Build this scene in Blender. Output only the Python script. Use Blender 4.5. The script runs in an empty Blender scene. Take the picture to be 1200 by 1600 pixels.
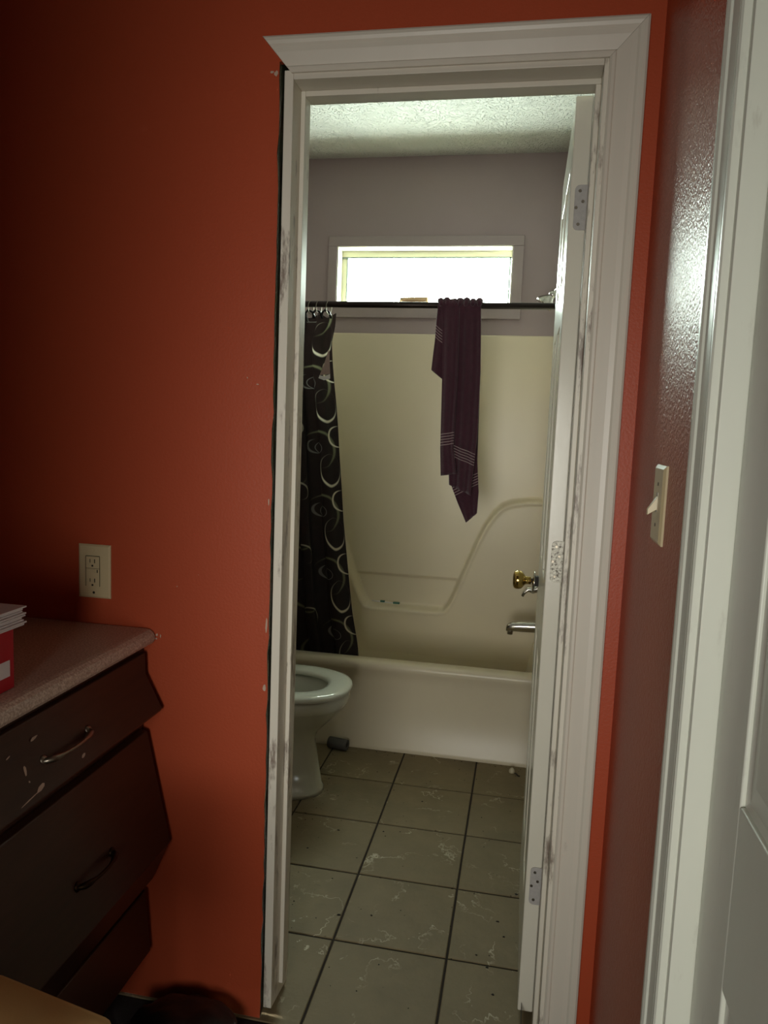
import bpy, bmesh, math, random
from mathutils import Vector, Matrix
R_ = random.Random(7)
S = bpy.context.scene
COL = S.collection
# ------------------------------------------------------------------ camera
f_, yaw, pitch, roll = 1168.23, 0.18387, 0.113225, 0.0396296
cy, sy, cp, sp, cr, sr = math.cos(yaw), math.sin(yaw), math.cos(pitch), math.sin(pitch), math.cos(roll), math.sin(roll)
fw = Vector((-sy*cp, cy*cp, -sp)); r0 = Vector((cy, sy, 0)); u0 = r0.cross(fw)
rt = r0*cr + u0*sr; up = -r0*sr + u0*cr
cam = bpy.data.objects.new('camera', bpy.data.cameras.new('camera')); COL.objects.link(cam)
M = Matrix((( rt.x, up.x, -fw.x, 0), (rt.y, up.y, -fw.y, -1.51366), (rt.z, up.z, -fw.z, 1.368443), (0, 0, 0, 1)))
cam.matrix_world = M
cam.data.sensor_fit = 'VERTICAL'; cam.data.sensor_height = 36; cam.data.lens = f_/1600*36
cam.data.clip_start = .02
S.camera = cam
# ------------------------------------------------------------------ world
w = bpy.data.worlds.new('sky'); S.world = w; w.use_nodes = True
bg = w.node_tree.nodes['Background']; bg.inputs[0].default_value = (.92, 1.0, .94, 1); bg.inputs[1].default_value = 80.0
# ------------------------------------------------------------------ lamps / daylight
def area(name, loc, rot, sx, sy_, power, color=(1, 1, 1), portal=False):
    l = bpy.data.lights.new(name, 'AREA'); l.shape = 'RECTANGLE'; l.size = sx; l.size_y = sy_
    l.energy = power; l.color = color
    if portal: l.cycles.is_portal = True
    o = bpy.data.objects.new(name, l); COL.objects.link(o); o.location = loc; o.rotation_euler = rot
    return o
PI = math.pi
area('sky_portal', (-.55, 2.40, 2.10), (-PI/2, 0, 0), 1.0, .40, 1, portal=True)
bl = area('bedroom_daylight_stand_in', (-.28, -3.02, 1.08), (PI/2-.02, 0, 0), .8, 1.0, 8.2, (1.0, .985, .90)); bl.data.spread = 1.35  # unseen area light added before the blind, in place of window daylight
# ------------------------------------------------------------------ exposure
S.view_settings.view_transform = 'Standard'; S.view_settings.look = 'None'
S.view_settings.exposure = 0.0; S.view_settings.gamma = 1; S.view_settings.use_curve_mapping = False
S.cycles.max_bounces = 10; S.cycles.diffuse_bounces = 6; S.cycles.caustics_reflective = False
S.cycles.use_denoising = True

# ================================================================== materials
def lin(c):
    c = c/255
    return c/12.92 if c <= .04045 else ((c+.055)/1.055)**2.4
def rgb(r, g, b): return (lin(r), lin(g), lin(b), 1)
class N:
    def __init__(s, name):
        s.m = bpy.data.materials.new(name); s.m.use_nodes = True; s.t = s.m.node_tree; s.p = s.t.nodes['Principled BSDF']
    def n(s, typ, **k):
        x = s.t.nodes.new(typ)
        for a, b in k.items():
            if a.startswith('_'): x.inputs[a[1:]].default_value = b
            else: setattr(x, a, b)
        return x
    def l(s, a, b): s.t.links.new(a, b)
    def co(s, kind='Object'): return s.n('ShaderNodeTexCoord').outputs[kind]
    def noise(s, scale, detail=3, rough=.5, vec=None, dist=0):
        x = s.n('ShaderNodeTexNoise'); x.inputs['Scale'].default_value = scale; x.inputs['Detail'].default_value = detail
        x.inputs['Roughness'].default_value = rough; x.inputs['Distortion'].default_value = dist
        s.l(vec or s.co(), x.inputs['Vector']); return x.outputs['Fac']
    def ramp(s, fac, stops):
        x = s.n('ShaderNodeValToRGB'); s.l(fac, x.inputs[0]); e = x.color_ramp.elements
        e[0].position, e[0].color = stops[0]; e[1].position, e[1].color = stops[-1]
        for p, c in stops[1:-1]: q = e.new(p); q.color = c
        return x.outputs[0]
    def mix(s, fac, a, b):
        x = s.n('ShaderNodeMix', data_type='RGBA')
        for v, i in ((fac, 0), (a, 6), (b, 7)):
            if isinstance(v, bpy.types.NodeSocket): s.l(v, x.inputs[i])
            else: x.inputs[i].default_value = v
        return x.outputs[2]
    def math(s, op, a, b=None, c=None, clamp=False):
        x = s.n('ShaderNodeMath', operation=op, use_clamp=clamp)
        for i, v in enumerate((a, b, c)):
            if v is None: continue
            if isinstance(v, bpy.types.NodeSocket): s.l(v, x.inputs[i])
            else: x.inputs[i].default_value = v
        return x.outputs[0]
    def bump(s, h, strength=.2, dist=.002):
        x = s.n('ShaderNodeBump'); x.inputs['Strength'].default_value = strength; x.inputs['Distance'].default_value = dist
        s.l(h, x.inputs['Height']); s.l(x.outputs[0], s.p.inputs['Normal'])
    def col(s, v):
        if isinstance(v, bpy.types.NodeSocket): s.l(v, s.p.inputs['Base Color'])
        else: s.p.inputs['Base Color'].default_value = v
    def set(s, **k):
        for a, b in k.items(): s.p.inputs[a.replace('_', ' ')].default_value = b
        return s.m
W4 = lambda v: (v, v, v, 1)
def simple(name, c, rough=.5, metal=0, var=.06, scale=20, bump=0):
    m = N(name); d = tuple(x*(1-var*3) for x in c[:3])+(1,)
    m.col(m.mix(m.noise(scale, 4), d, c))
    if bump: m.bump(m.noise(scale*6, 3), bump, .001)
    return m.set(Roughness=rough, Metallic=metal)

def mk_red(name='red_wall_paint', bs=.22, bd=.0016, ro=.42):
    m = N(name)
    base = m.mix(m.noise(1.6, 4), rgb(164, 70, 42), rgb(176, 78, 48))
    scuff = m.ramp(m.noise(9, 5, .6), [(.70, W4(0)), (.80, W4(.5))])
    m.col(m.mix(scuff, base, rgb(190, 92, 64)))
    m.bump(m.math('ADD', m.noise(170, 2, .5), m.math('MULTIPLY', m.noise(300, 2), .3)), bs, bd)
    return m.set(Roughness=ro, Specular_IOR_Level=.3)
def mk_taupe():
    m = N('taupe_wall_paint')
    m.col(m.mix(m.noise(3, 4), rgb(146, 131, 131), rgb(158, 142, 141)))
    m.bump(m.noise(160, 3), .25, .001)
    return m.set(Roughness=.6)
def mk_trim(name, a, b, dirt=.5, stop=.62, rough=.38):
    m = N(name)
    vec = m.n('ShaderNodeMapping'); vec.inputs['Scale'].default_value = (1, 1, .25); m.l(m.co(), vec.inputs[0])
    base = m.mix(m.noise(14, 4, .6, vec.outputs[0]), a, b)
    d = m.ramp(m.noise(22, 6, .7, vec.outputs[0]), [(stop, W4(0)), (stop+.10, W4(dirt))])
    m.col(m.mix(d, base, rgb(112, 92, 80)))
    m.bump(m.noise(90, 3), .12, .001)
    return m.set(Roughness=rough)
def mk_ceiling():
    m = N('stomped_ceiling_plaster')
    vor = m.n('ShaderNodeTexVoronoi', feature='F1'); vor.inputs['Scale'].default_value = 6
    m.l(m.co(), vor.inputs['Vector'])
    # strokes radiating from stomp centres
    sub = m.n('ShaderNodeVectorMath', operation='SUBTRACT'); m.l(m.co(), sub.inputs[0]); m.l(vor.outputs['Position'], sub.inputs[1])
    sx = m.n('ShaderNodeSeparateXYZ'); m.l(sub.outputs[0], sx.inputs[0])
    ang = m.math('ARCTAN2', sx.outputs[1], sx.outputs[0])
    cmb = m.n('ShaderNodeCombineXYZ'); m.l(m.math('MULTIPLY', ang, 1.5), cmb.inputs[0]); m.l(m.math('MULTIPLY', vor.outputs['Distance'], 5), cmb.inputs[1])
    rad = m.noise(3.0, 1, .5, cmb.outputs[0], .8)
    h = m.ramp(rad, [(.48, W4(0)), (.56, W4(1))])
    m.col(m.mix(m.noise(5), rgb(190, 188, 180), rgb(204, 202, 194)))
    m.bump(h, .9, .010)
    return m.set(Roughness=.85)
def mk_tile():
    m = N('beige_stone_tile')
    oi = m.n('ShaderNodeObjectInfo')
    off = m.n('ShaderNodeVectorMath', operation='SCALE'); m.l(oi.outputs['Random'], off.inputs['Scale']); off.inputs[0].default_value = (37, 53, 11)
    add = m.n('ShaderNodeVectorMath', operation='ADD'); m.l(m.co(), add.inputs[0]); m.l(off.outputs[0], add.inputs[1])
    v = add.outputs[0]
    base = m.mix(m.noise(9, 6, .6, v), rgb(112, 98, 72), rgb(142, 126, 95))
    base = m.mix(m.math('MULTIPLY', oi.outputs['Random'], .35), base, rgb(118, 104, 78))
    # pale veins: thin level set of a distorted noise
    nv = m.noise(5.5, 5, .6, v, .25)
    vein = m.math('SUBTRACT', 1, m.math('MULTIPLY', m.math('ABSOLUTE', m.math('SUBTRACT', nv, .5)), 85), clamp=True)
    gate = m.ramp(m.noise(5.5, 2, .5, v), [(.50, W4(0)), (.60, W4(.85))])
    base = m.mix(m.math('MULTIPLY', vein, gate), base, rgb(212, 202, 178))
    dirt = m.ramp(m.noise(70, 3, .6, v), [(.68, W4(0)), (.76, W4(.45))])
    base = m.mix(dirt, base, rgb(70, 58, 42))
    grime = m.ramp(m.noise(3.0, 4, .6, v), [(.50, W4(0)), (.85, W4(.6))])
    m.col(m.mix(grime, base, rgb(88, 78, 58)))
    m.bump(m.math('ADD', nv, m.noise(40, 4, .6, v)), .35, .005)
    return m.set(Roughness=.58, Specular_IOR_Level=.35)
def mk_grout(): return simple('dark_grout', rgb(44, 32, 20), .9, 0, .15, 60, .3)
def mk_tub():
    m = N('cream_gelcoat')
    m.col(m.mix(m.noise(2.2, 3), rgb(208, 196, 170), rgb(216, 205, 180)))
    m.bump(m.noise(2.5, 2), .05, .01)
    return m.set(Roughness=.30, Specular_IOR_Level=.32)
def mk_wood():
    m = N('dark_stained_wood')
    mp = m.n('ShaderNodeMapping'); mp.inputs['Scale'].default_value = (14, 1.2, 14); m.l(m.co(), mp.inputs[0])
    g = m.noise(6, 5, .6, mp.outputs[0], .4)
    m.col(m.mix(g, rgb(38, 19, 10), rgb(66, 36, 19)))
    m.bump(g, .1, .001)
    return m.set(Roughness=.38)
def mk_counter():
    m = N('speckled_laminate')
    sp_ = m.ramp(m.noise(260, 2), [(.35, rgb(168, 148, 132)), (.7, rgb(216, 202, 186))])
    st = m.ramp(m.noise(11, 5, .65), [(.70, W4(0)), (.73, W4(.8))])
    m.col(m.mix(st, sp_, rgb(110, 52, 40)))
    return m.set(Roughness=.42)
def mk_curtain():
    m = N('ringed_black_fabric')
    uv = m.n('ShaderNodeSeparateXYZ'); m.l(m.co('UV'), uv.inputs[0]); U = uv.outputs[0]; V = uv.outputs[1]
    P = 105.0
    k = m.math('MULTIPLY', U, 1)                       # u, v are millimetre-like units: 1 unit = 2.57 mm
    vv = m.math('FLOORED_MODULO', m.math('ADD', V, 0), P)
    base = m.mix(m.noise(40, 2), rgb(22, 15, 14), rgb(38, 27, 24))
    def dist(cx, cyy, rx, ry):
        a = m.math('DIVIDE', m.math('SUBTRACT', U, cx), rx)
        # wrap the vertical distance into -P/2..P/2
        q = m.math('SUBTRACT', m.math('FLOORED_MODULO', m.math('ADD', m.math('SUBTRACT', vv, cyy), P*1.5), P), P/2)
        b = m.math('DIVIDE', q, ry)
        return m.math('SQRT', m.math('ADD', m.math('MULTIPLY', a, a), m.math('MULTIPLY', b, b)))
    def ring(col, base, cx, c_y, rx, ry, ix, iy, dx, dy, gain=1.0):
        o = m.math('MULTIPLY', m.math('SUBTRACT', 1, dist(cx, c_y, rx, ry)), 12, clamp=True)
        i = m.math('MULTIPLY', m.math('SUBTRACT', dist(cx+dx, c_y+dy, ix, iy), 1), 12, clamp=True)
        return m.mix(m.math('MULTIPLY', m.math('MULTIPLY', o, i), gain), base, col)
    cream = rgb(205, 196, 172); olive = rgb(104, 104, 78); grey = rgb(120, 118, 112)
    # u measured from the free edge leftwards (0 at edge), v downwards
    base = ring(olive, base, -36, 22, 30, 32, 27, 29, -3, 2)
    base = ring(grey, base, -40, 20, 10, 10, 8.6, 8.6, 0, 0)
    base = ring(grey, base, -48, 18, 11, 12, 10, 11, 3, -1, .7)
    base = ring(cream, base, -19, 57, 18, 28, 16.2, 24.4, .6, -2.4)
    base = ring(cream, base, -3, 1, 17, 18, 15, 16, 2.6, -.6)
    base = ring(olive, base, -92, 60, 26, 30, 23, 27, 2, -2)
    base = ring(cream, base, -80, 92, 14, 16, 12.5, 14, -1, 1.5, .6)
    m.col(base)
    m.bump(m.noise(500, 2), .2, .0005)
    m.set(Roughness=.75)
    # thin woven cloth lets some window light through
    tr = m.n('ShaderNodeBsdfTranslucent'); m.l(base, tr.inputs[0]); mx = m.n('ShaderNodeMixShader'); mx.inputs[0].default_value = .25
    out = m.t.nodes['Material Output']
    m.l(m.p.outputs[0], mx.inputs[1]); m.l(tr.outputs[0], mx.inputs[2]); m.l(mx.outputs[0], out.inputs[0])
    return m.m
def mk_towel():
    m = N('plum_terry')
    uv = m.n('ShaderNodeSeparateXYZ'); m.l(m.co('UV'), uv.inputs[0]); V = uv.outputs[1]
    inb = m.math('MULTIPLY', m.math('GREATER_THAN', V, .118), m.math('LESS_THAN', V, .166))
    st = m.math('LESS_THAN', m.math('FLOORED_MODULO', V, .0108), .0026)
    base = m.mix(m.noise(60, 3), rgb(52, 23, 35), rgb(78, 36, 52))
    m.col(m.mix(m.math('MULTIPLY', inb, st), base, rgb(168, 150, 148)))
    m.bump(m.noise(700, 2), .9, .002)
    return m.set(Roughness=.95, Sheen_Weight=.35, Sheen_Roughness=.4)
def mk_glass():
    m = N('window_glass'); t = m.t
    tr = m.n('ShaderNodeBsdfTransparent'); tr.inputs[0].default_value = (.95, 1, .97, 1)
    gl = m.n('ShaderNodeBsdfGlossy'); gl.inputs['Roughness'].default_value = .05
    mx = m.n('ShaderNodeMixShader'); mx.inputs[0].default_value = .06
    m.l(tr.outputs[0], mx.inputs[1]); m.l(gl.outputs[0], mx.inputs[2]); m.l(mx.outputs[0], t.nodes['Material Output'].inputs[0])
    return m.m
def mk_hinge():
    m = N('painted_rusty_hinge')
    d = m.ramp(m.noise(160, 4, .7), [(.50, W4(0)), (.62, W4(1))])
    m.col(m.mix(d, rgb(196, 192, 178), rgb(92, 84, 72)))
    m.bump(m.noise(170, 3), .6, .002)
    return m.set(Roughness=.45, Metallic=.2)

RED = mk_red(); RED_R = mk_red('rolled_red_wall_paint', .8, .0024, .34); TAUPE = mk_taupe()
TRIM = mk_trim('warm_white_trim_paint', rgb(204, 198, 184), rgb(214, 208, 194), .35, .66)
JAMB = mk_trim('worn_white_jamb_paint', rgb(214, 208, 192), rgb(226, 220, 206), .85, .55, .4)
DOORW = mk_trim('white_door_paint', rgb(214, 210, 194), rgb(224, 220, 206), .30, .68, .22)
DOORS = mk_trim('smudged_white_door_paint', rgb(206, 208, 196), rgb(218, 220, 208), .22, .60, .35)
BWIN = mk_trim('taupe_window_trim_paint', rgb(150, 137, 136), rgb(160, 146, 144), .2, .7, .5)
CEIL = mk_ceiling(); TILE = mk_tile(); GROUT = mk_grout(); TUB = mk_tub(); WOOD = mk_wood(); COUNTER = mk_counter()
CURT = mk_curtain(); TOWEL = mk_towel(); GLASS = mk_glass(); HINGE = mk_hinge(); HINGE_L = simple('painted_over_hinge', rgb(186, 182, 178), .4, 0, .1, 120, .5)
BWALL = simple('bathroom_side_white_paint', rgb(150, 144, 138), .25, 0, .04, 3, .1)
PORC = simple('white_porcelain', rgb(208, 208, 194), .08, 0, .02, 3)
DARKV = simple('dark_cavity', rgb(26, 26, 20), .9)
STUD = simple('old_framing_wood', rgb(60, 56, 40), .9, 0, .15, 30)
CARPET = simple('dark_carpet', rgb(40, 32, 28), 1, 0, .2, 200, 1)
BRASS = simple('polished_brass', rgb(200, 168, 96), .16, 1, .03, 40)
CHROME = simple('brushed_chrome', rgb(190, 186, 178), .2, 1, .03, 40)
DULL = simple('dull_nickel', rgb(150, 142, 128), .35, 1, .1, 90)
BRONZE = simple('dark_bronze_tube', rgb(52, 42, 38), .35, .7, .1, 60)
IVORY = simple('ivory_plastic', rgb(206, 190, 150), .35, 0, .03, 20)
SLOT = simple('slot_black', rgb(28, 20, 12), .7)
GREYP = simple('grey_foam', rgb(96, 92, 86), .8, 0, .1, 60, .3)
REDBOX = simple('red_card', rgb(176, 12, 34), .45, 0, .04, 12)
WHITE = simple('white_paper', rgb(226, 222, 222), .7, 0, .04, 40)
INK = simple('black_ink', rgb(30, 28, 28), .7)
CARD = simple('tan_padded_fabric', rgb(206, 164, 104), .9, 0, .12, 9, .5)
BAGB = simple('black_plastic_bag', rgb(14, 13, 12), .45, 0, .1, 30, .4)
KRAFT = simple('kraft_paper', rgb(186, 156, 120), .7, 0, .1, 60)
YREV = simple('pale_yellow_reveal', rgb(224, 220, 200), .6, 0, .04, 12)
ALU = simple('greyed_aluminium', rgb(96, 110, 106), .4, .6, .08, 60)
GREEN = simple('green_plastic', rgb(70, 120, 100), .4, 0, .05, 30)
DIRT = simple('dirt', rgb(30, 22, 14), .95, 0, .2, 80)
CHIP = simple('exposed_gypsum', rgb(196, 170, 150), .9, 0, .1, 80)

# ================================================================== mesh helpers
def link(name, bm, mat, parent=None, smooth=False, bevel=0, seg=2):
    bmesh.ops.recalc_face_normals(bm, faces=bm.faces)
    me = bpy.data.meshes.new(name); bm.to_mesh(me); bm.free()
    for m in (mat if isinstance(mat, (list, tuple)) else [mat]): me.materials.append(m)
    o = bpy.data.objects.new(name, me); COL.objects.link(o)
    if parent: o.parent = parent
    if smooth:
        for p in me.polygons: p.use_smooth = True
    if bevel:
        b = o.modifiers.new('bevel', 'BEVEL'); b.width = bevel; b.segments = seg; b.limit_method = 'ANGLE'; b.angle_limit = .6
        for p in me.polygons: p.use_smooth = True
        b.harden_normals = True
    return o
def box(bm, a, b, mi=0):
    x0, y0, z0 = (min(a[i], b[i]) for i in range(3)); x1, y1, z1 = (max(a[i], b[i]) for i in range(3))
    v = [bm.verts.new(p) for p in ((x0,y0,z0),(x1,y0,z0),(x1,y1,z0),(x0,y1,z0),(x0,y0,z1),(x1,y0,z1),(x1,y1,z1),(x0,y1,z1))]
    for q in ((0,3,2,1),(4,5,6,7),(0,1,5,4),(1,2,6,5),(2,3,7,6),(3,0,4,7)):
        f = bm.faces.new([v[i] for i in q]); f.material_index = mi
    return v
def B(name, a, b, mat, parent=None, bevel=0, smooth=False):
    bm = bmesh.new(); box(bm, a, b); return link(name, bm, mat, parent, smooth, bevel)
def loft(bm, rings, closed=True, cap=True):
    rs = [[bm.verts.new(p) for p in r] for r in rings]
    for a, b in zip(rs, rs[1:]):
        n = len(a)
        for i in range(n if closed else n-1):
            j = (i+1) % n; bm.faces.new((a[i], a[j], b[j], b[i]))
    if cap and closed: bm.faces.new(rs[0][::-1]); bm.faces.new(rs[-1])
    return rs
def tube(bm, pts, rad, n=10, cap=True):
    pts = [Vector(p) for p in pts]; rings = []
    rads = rad if isinstance(rad, (list, tuple)) else [rad]*len(pts)
    ref = None
    for i, p in enumerate(pts):
        d = (pts[min(i+1, len(pts)-1)]-pts[max(i-1, 0)]).normalized()
        if ref is None: ref = Vector((0, 0, 1)) if abs(d.z) < .9 else Vector((1, 0, 0))
        a = (ref - d*ref.dot(d)).normalized(); b = d.cross(a); ref = a
        rings.append([p + a*math.cos(t)*rads[i] + b*math.sin(t)*rads[i] for t in (2*PI*k/n for k in range(n))])
    loft(bm, rings, True, cap)
def lathe(bm, prof, origin, axis, n=24):
    o = Vector(origin); ax = Vector(axis).normalized(); ref = Vector((0, 0, 1)) if abs(ax.z) < .9 else Vector((1, 0, 0))
    a = (ref-ax*ref.dot(ax)).normalized(); b = ax.cross(a)
    loft(bm, [[o+ax*h+(a*math.cos(t)+b*math.sin(t))*max(r, 1e-5) for t in (2*PI*k/n for k in range(n))] for h, r in prof])
def empty(name, loc=(0, 0, 0)):
    o = bpy.data.objects.new(name, None); COL.objects.link(o); o.location = loc; o.empty_display_size = .05; return o
def tag(o, label, cat, group=None):
    o['label'] = label; o['category'] = cat
    if group: o['group'] = group
    return o
def struct(o): o['kind'] = 'structure'; return o
def stuff(o): o['kind'] = 'stuff'; return o
def thing(name, label, cat, loc=(0, 0, 0), group=None): return tag(empty(name, loc), label, cat, group)
def place(o, parent):   # parent while keeping world coordinates of meshes written in world space
    o.parent = parent; o.matrix_parent_inverse = Matrix.Translation(-Vector(parent.location)); return o
def PB(name, a, b, mat, root, bevel=0): return place(B(name, a, b, mat, None, bevel), root)
def PL(name, bm, mat, root, smooth=False, bevel=0): return place(link(name, bm, mat, None, smooth, bevel), root)

# ================================================================== setting
XL, XR = -1.289, .165           # bathroom side walls
YB, YT = 2.225, 1.485           # bathroom back wall, front of tub
XW = .203                       # right wall of the dressing area
ZC = 2.676
# front wall with the door opening; red towards the dressing area, taupe towards the bathroom
bm = bmesh.new()
# left part with ragged plasterboard edge along the missing casing
n = 60; rng = random.Random(3); prev = None
zs = [2.085*i/n for i in range(n+1)]
ed = [-.5255 - .003*(z/2.085)**2*1.6 + rng.uniform(-.0022, .0022) for z in zs]
for i in range(n):
    a = [bm.verts.new(p) for p in ((-1.55, 0, zs[i]), (ed[i], 0, zs[i]), (ed[i+1], 0, zs[i+1]), (-1.55, 0, zs[i+1]))]
    bm.faces.new(a)
    b = [bm.verts.new(p) for p in ((ed[i], 0, zs[i]), (ed[i]-.001, .013, zs[i]), (ed[i+1]-.001, .013, zs[i+1]), (ed[i+1], 0, zs[i+1]))]
    f = bm.faces.new(b); f.material_index = 2
box(bm, (-1.55, 0, 2.085), (XW+.12, .013, ZC)); box(bm, (.121, 0, 0), (XW+.12, .013, 2.085))
bmesh.ops.remove_doubles(bm, verts=bm.verts, dist=1e-5)
box(bm, (-1.55, .108, 0), (-.525, .12, 2.085), 1); box(bm, (-1.55, .108, 2.085), (XW+.12, .12, ZC), 1); box(bm, (.121, .108, 0), (XW+.12, .12, 2.085), 1)
box(bm, (-.575, .020, 0), (-.536, .106, ZC), 2); box(bm, (.125, .014, 0), (.16, .106, ZC), 2); box(bm, (-.575, .014, 2.10), (.16, .106, 2.14), 2)
wf = struct(link('wall_front', bm, [RED, TAUPE, STUD]))
# chips of exposed plaster beside the door and by the counter
bm = bmesh.new(); rng = random.Random(5)
def chip(cx, cz, w_, h_):
    k = 9; c = [bm.verts.new((cx+math.cos(2*PI*i/k)*w_*rng.uniform(.5, 1), -.0006, cz+math.sin(2*PI*i/k)*h_*rng.uniform(.5, 1))) for i in range(k)]
    bm.faces.new(c)
for a in ((-.536, 2.062, .005, .007), (-.545, 2.066, .006, .003), (-.788, .886, .004, .004), (-.779, .884, .002, .006), (-.79, .877, .004, .002), (-.562, 1.447, .004, .0015), (-.585, 1.46, .002, .002),
          (-.533, .79, .004, .012), (-.531, .93, .003, .02), (-.532, 1.2, .002, .008), (-.74, 1.0, .0015, .0015), (-.69, 1.03, .001, .001)): chip(*a)
o = link('paint_chip', bm, CHIP, wf); stuff(o)
# right wall (with a closed door), its face towards the dressing area at x = XW
bm = bmesh.new()
box(bm, (XW, -.635, 0), (XW+.12, 0, ZC)); box(bm, (XW, -1.40, 2.04), (XW+.12, -.635, ZC)); box(bm, (XW, -3.1, 0), (XW+.12, -1.40, ZC))
struct(link('wall_right', bm, RED_R))
# dressing area left wall, an added shading partition and the rest of the bedroom
struct(B('wall_left', (-1.55, -1.42, 0), (-1.45, 0, ZC), RED))
struct(B('wall_light_blocker', (-1.9, -1.52, 0), (-.62, -1.42, ZC), RED))  # unseen partition, added to shade the left of the front wall
struct(B('wall_bedroom_left', (-2.0, -3.1, 0), (-1.9, -1.42, ZC), RED))
bm = bmesh.new()
box(bm, (-2.0, -3.2, 0), (XW+.12, -3.1, .50)); box(bm, (-2.0, -3.2, 1.70), (XW+.12, -3.1, ZC)); box(bm, (-2.0, -3.2, .50), (-.85, -3.1, 1.70)); box(bm, (.15, -3.2, .50), (XW+.12, -3.1, 1.70))
struct(link('wall_back', bm, RED))
wn = struct(empty('window_2', (-.35, -3.15, 1.1)))
for a, b in (((-.85, -3.18, .50), (-.80, -3.12, 1.70)), ((.10, -3.18, .50), (.15, -3.12, 1.70)), ((-.80, -3.18, .50), (.10, -3.12, .55)), ((-.80, -3.18, 1.65), (.10, -3.12, 1.70)), ((-.80, -3.175, 1.08), (.10, -3.125, 1.12))):
    PB('window_frame', a, b, TRIM, wn)
PB('sky_blocking_blind', (-.84, -3.115, .50), (.14, -3.110, 1.70), WHITE, wn)  # unseen opaque blind, added to keep sky light out of the bedroom
bm = bmesh.new(); box(bm, (-2.0, -3.2, ZC), (XW+.12, .12, ZC+.1))
struct(link('ceiling', bm, CEIL))
struct(B('floor_bedroom', (-2.0, -3.2, -.1), (XW+.12, -.012, -.001), CARPET))
# bathroom shell
wl = bmesh.new(); box(wl, (XL-.10, .12, 0), (XL-.035, YB+.2, ZC)); struct(link('wall_bathroom_left', wl, TAUPE))
struct(B('wall_bathroom_right', (XR+.004, .12, 0), (XR+.10, YB+.2, ZC), BWALL))
bm = bmesh.new(); yb = YB+.006
box(bm, (XL-.1, yb, 0), (XR, yb+.13, 1.962)); box(bm, (XL-.1, yb, 2.252), (XR, yb+.13, ZC)); box(bm, (XL-.1, yb, 1.962), (-.982, yb+.13, 2.252)); box(bm, (-.117, yb, 1.962), (XR, yb+.13, 2.252))
struct(link('wall_bathroom_back', bm, TAUPE))
struct(B('ceiling_bathroom', (XL-.1, .12, ZC), (XR+.1, YB+.2, ZC+.1), CEIL))
# floor of the bathroom: grout bed with single tiles
fl = struct(B('floor', (XL-.1, -.012, -.1), (XR+.1, YB+.1, -.003), GROUT))
T = .3048; X0, Y0, g = -.4293, 1.2139, .0062
cache = {}
xs = [XL-.03] + [X0+i*T for i in range(-2, 2)] + [XR]
ys = [-.010] + [Y0-j*T for j in range(3, -1, -1)] + [YT+.02]
for i in range(len(xs)-1):
    for j in range(len(ys)-1):
        a, b, c, d = xs[i]+g*.5, xs[i+1]-g*.5, ys[j]+g*.5, ys[j+1]-g*.5
        key = (round(b-a, 3), round(d-c, 3))
        if key not in cache:
            bm = bmesh.new(); hx, hy = (b-a)/2, (d-c)/2
            loft(bm, [[(-hx, -hy, -.006), (hx, -hy, -.006), (hx, hy, -.006), (-hx, hy, -.006)], [(-hx, -hy, -.0015), (hx, -hy, -.0015), (hx, hy, -.0015), (-hx, hy, -.0015)], [(-hx+.002, -hy+.002, 0), (hx-.002, -hy+.002, 0), (hx-.002, hy-.002, 0), (-hx+.002, hy-.002, 0)]])
            o = link('tile', bm, TILE, fl); cache[key] = o.data
        else:
            o = bpy.data.objects.new('tile', cache[key]); COL.objects.link(o); o.parent = fl
        o.location = ((a+b)/2, (c+d)/2, R_.uniform(-.0004, .0003))
# baseboards of the bathroom
struct(B('baseboard_right', (XR-.012, .14, 0), (XR, YT-.002, .085), TRIM, None, .003))
# small dirt crumbs on the tiles
bm = bmesh.new(); rng = random.Random(11)
spots = [(-.50, .56), (-.36, .60), (-.14, .60), (.0, .48), (.02, .42), (-.55, .83), (-.40, .86), (-.30, 1.10), (.05, .62), (-.05, .33), (-.02, .29), (.0, .20), (-.62, .70), (-.66, .62), (-.44, .40), (-.35, .42)]
spots += [(rng.uniform(-.75, .05), rng.uniform(.05, 1.45)) for _ in range(90)] + [(rng.uniform(-.6, .06), YT-rng.uniform(.004, .02)) for _ in range(40)] + [(rng.uniform(-.80, -.64), rng.uniform(.85, 1.15)) for _ in range(25)]
for i, (x, y) in enumerate(spots):
    s = rng.uniform(.003, .0065) if i < 16 else rng.uniform(.001, .0028)
    a0 = rng.uniform(0, PI); q = [Vector((x+math.cos(a0+2*PI*k/5)*s*rng.uniform(.5, 1.2), y+math.sin(a0+2*PI*k/5)*s*rng.uniform(.4, .9), .0002)) for k in range(5)]
    loft(bm, [q, [Vector((x, y, 0))+(p-Vector((x, y, 0)))*.6+Vector((0, 0, .0015)) for p in q]])
o = link('dirt_crumbs', bm, DIRT); stuff(o); tag(o, 'dark dirt crumbs scattered over the bathroom floor tiles', 'dirt')

# ---------------------------------------------------------------- casings
PROF = [(0, 0), (0, .006), (.004, .009), (.009, .009), (.012, .0065), (.016, .0075), (.036, .0125), (.046, .0135), (.050, .0165), (.056, .0185), (.062, .018), (.066, .015), (.066, 0)]
def casing(name, mat, secs):
    bm = bmesh.new(); loft(bm, secs); return struct(link(name, bm, mat))
xl0, xr0, zi = -.503, .1085, 2.061
casing('trim_1', TRIM, [[(xl0-a*.88, -t, zi+a) for a, t in PROF], [(xr0+a, -t, zi+a) for a, t in PROF]])
casing('trim_2', TRIM, [[(xr0+a, -t, zi+a-.0006) for a, t in PROF], [(xr0+a, -t, 0.0) for a, t in PROF]])
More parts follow.
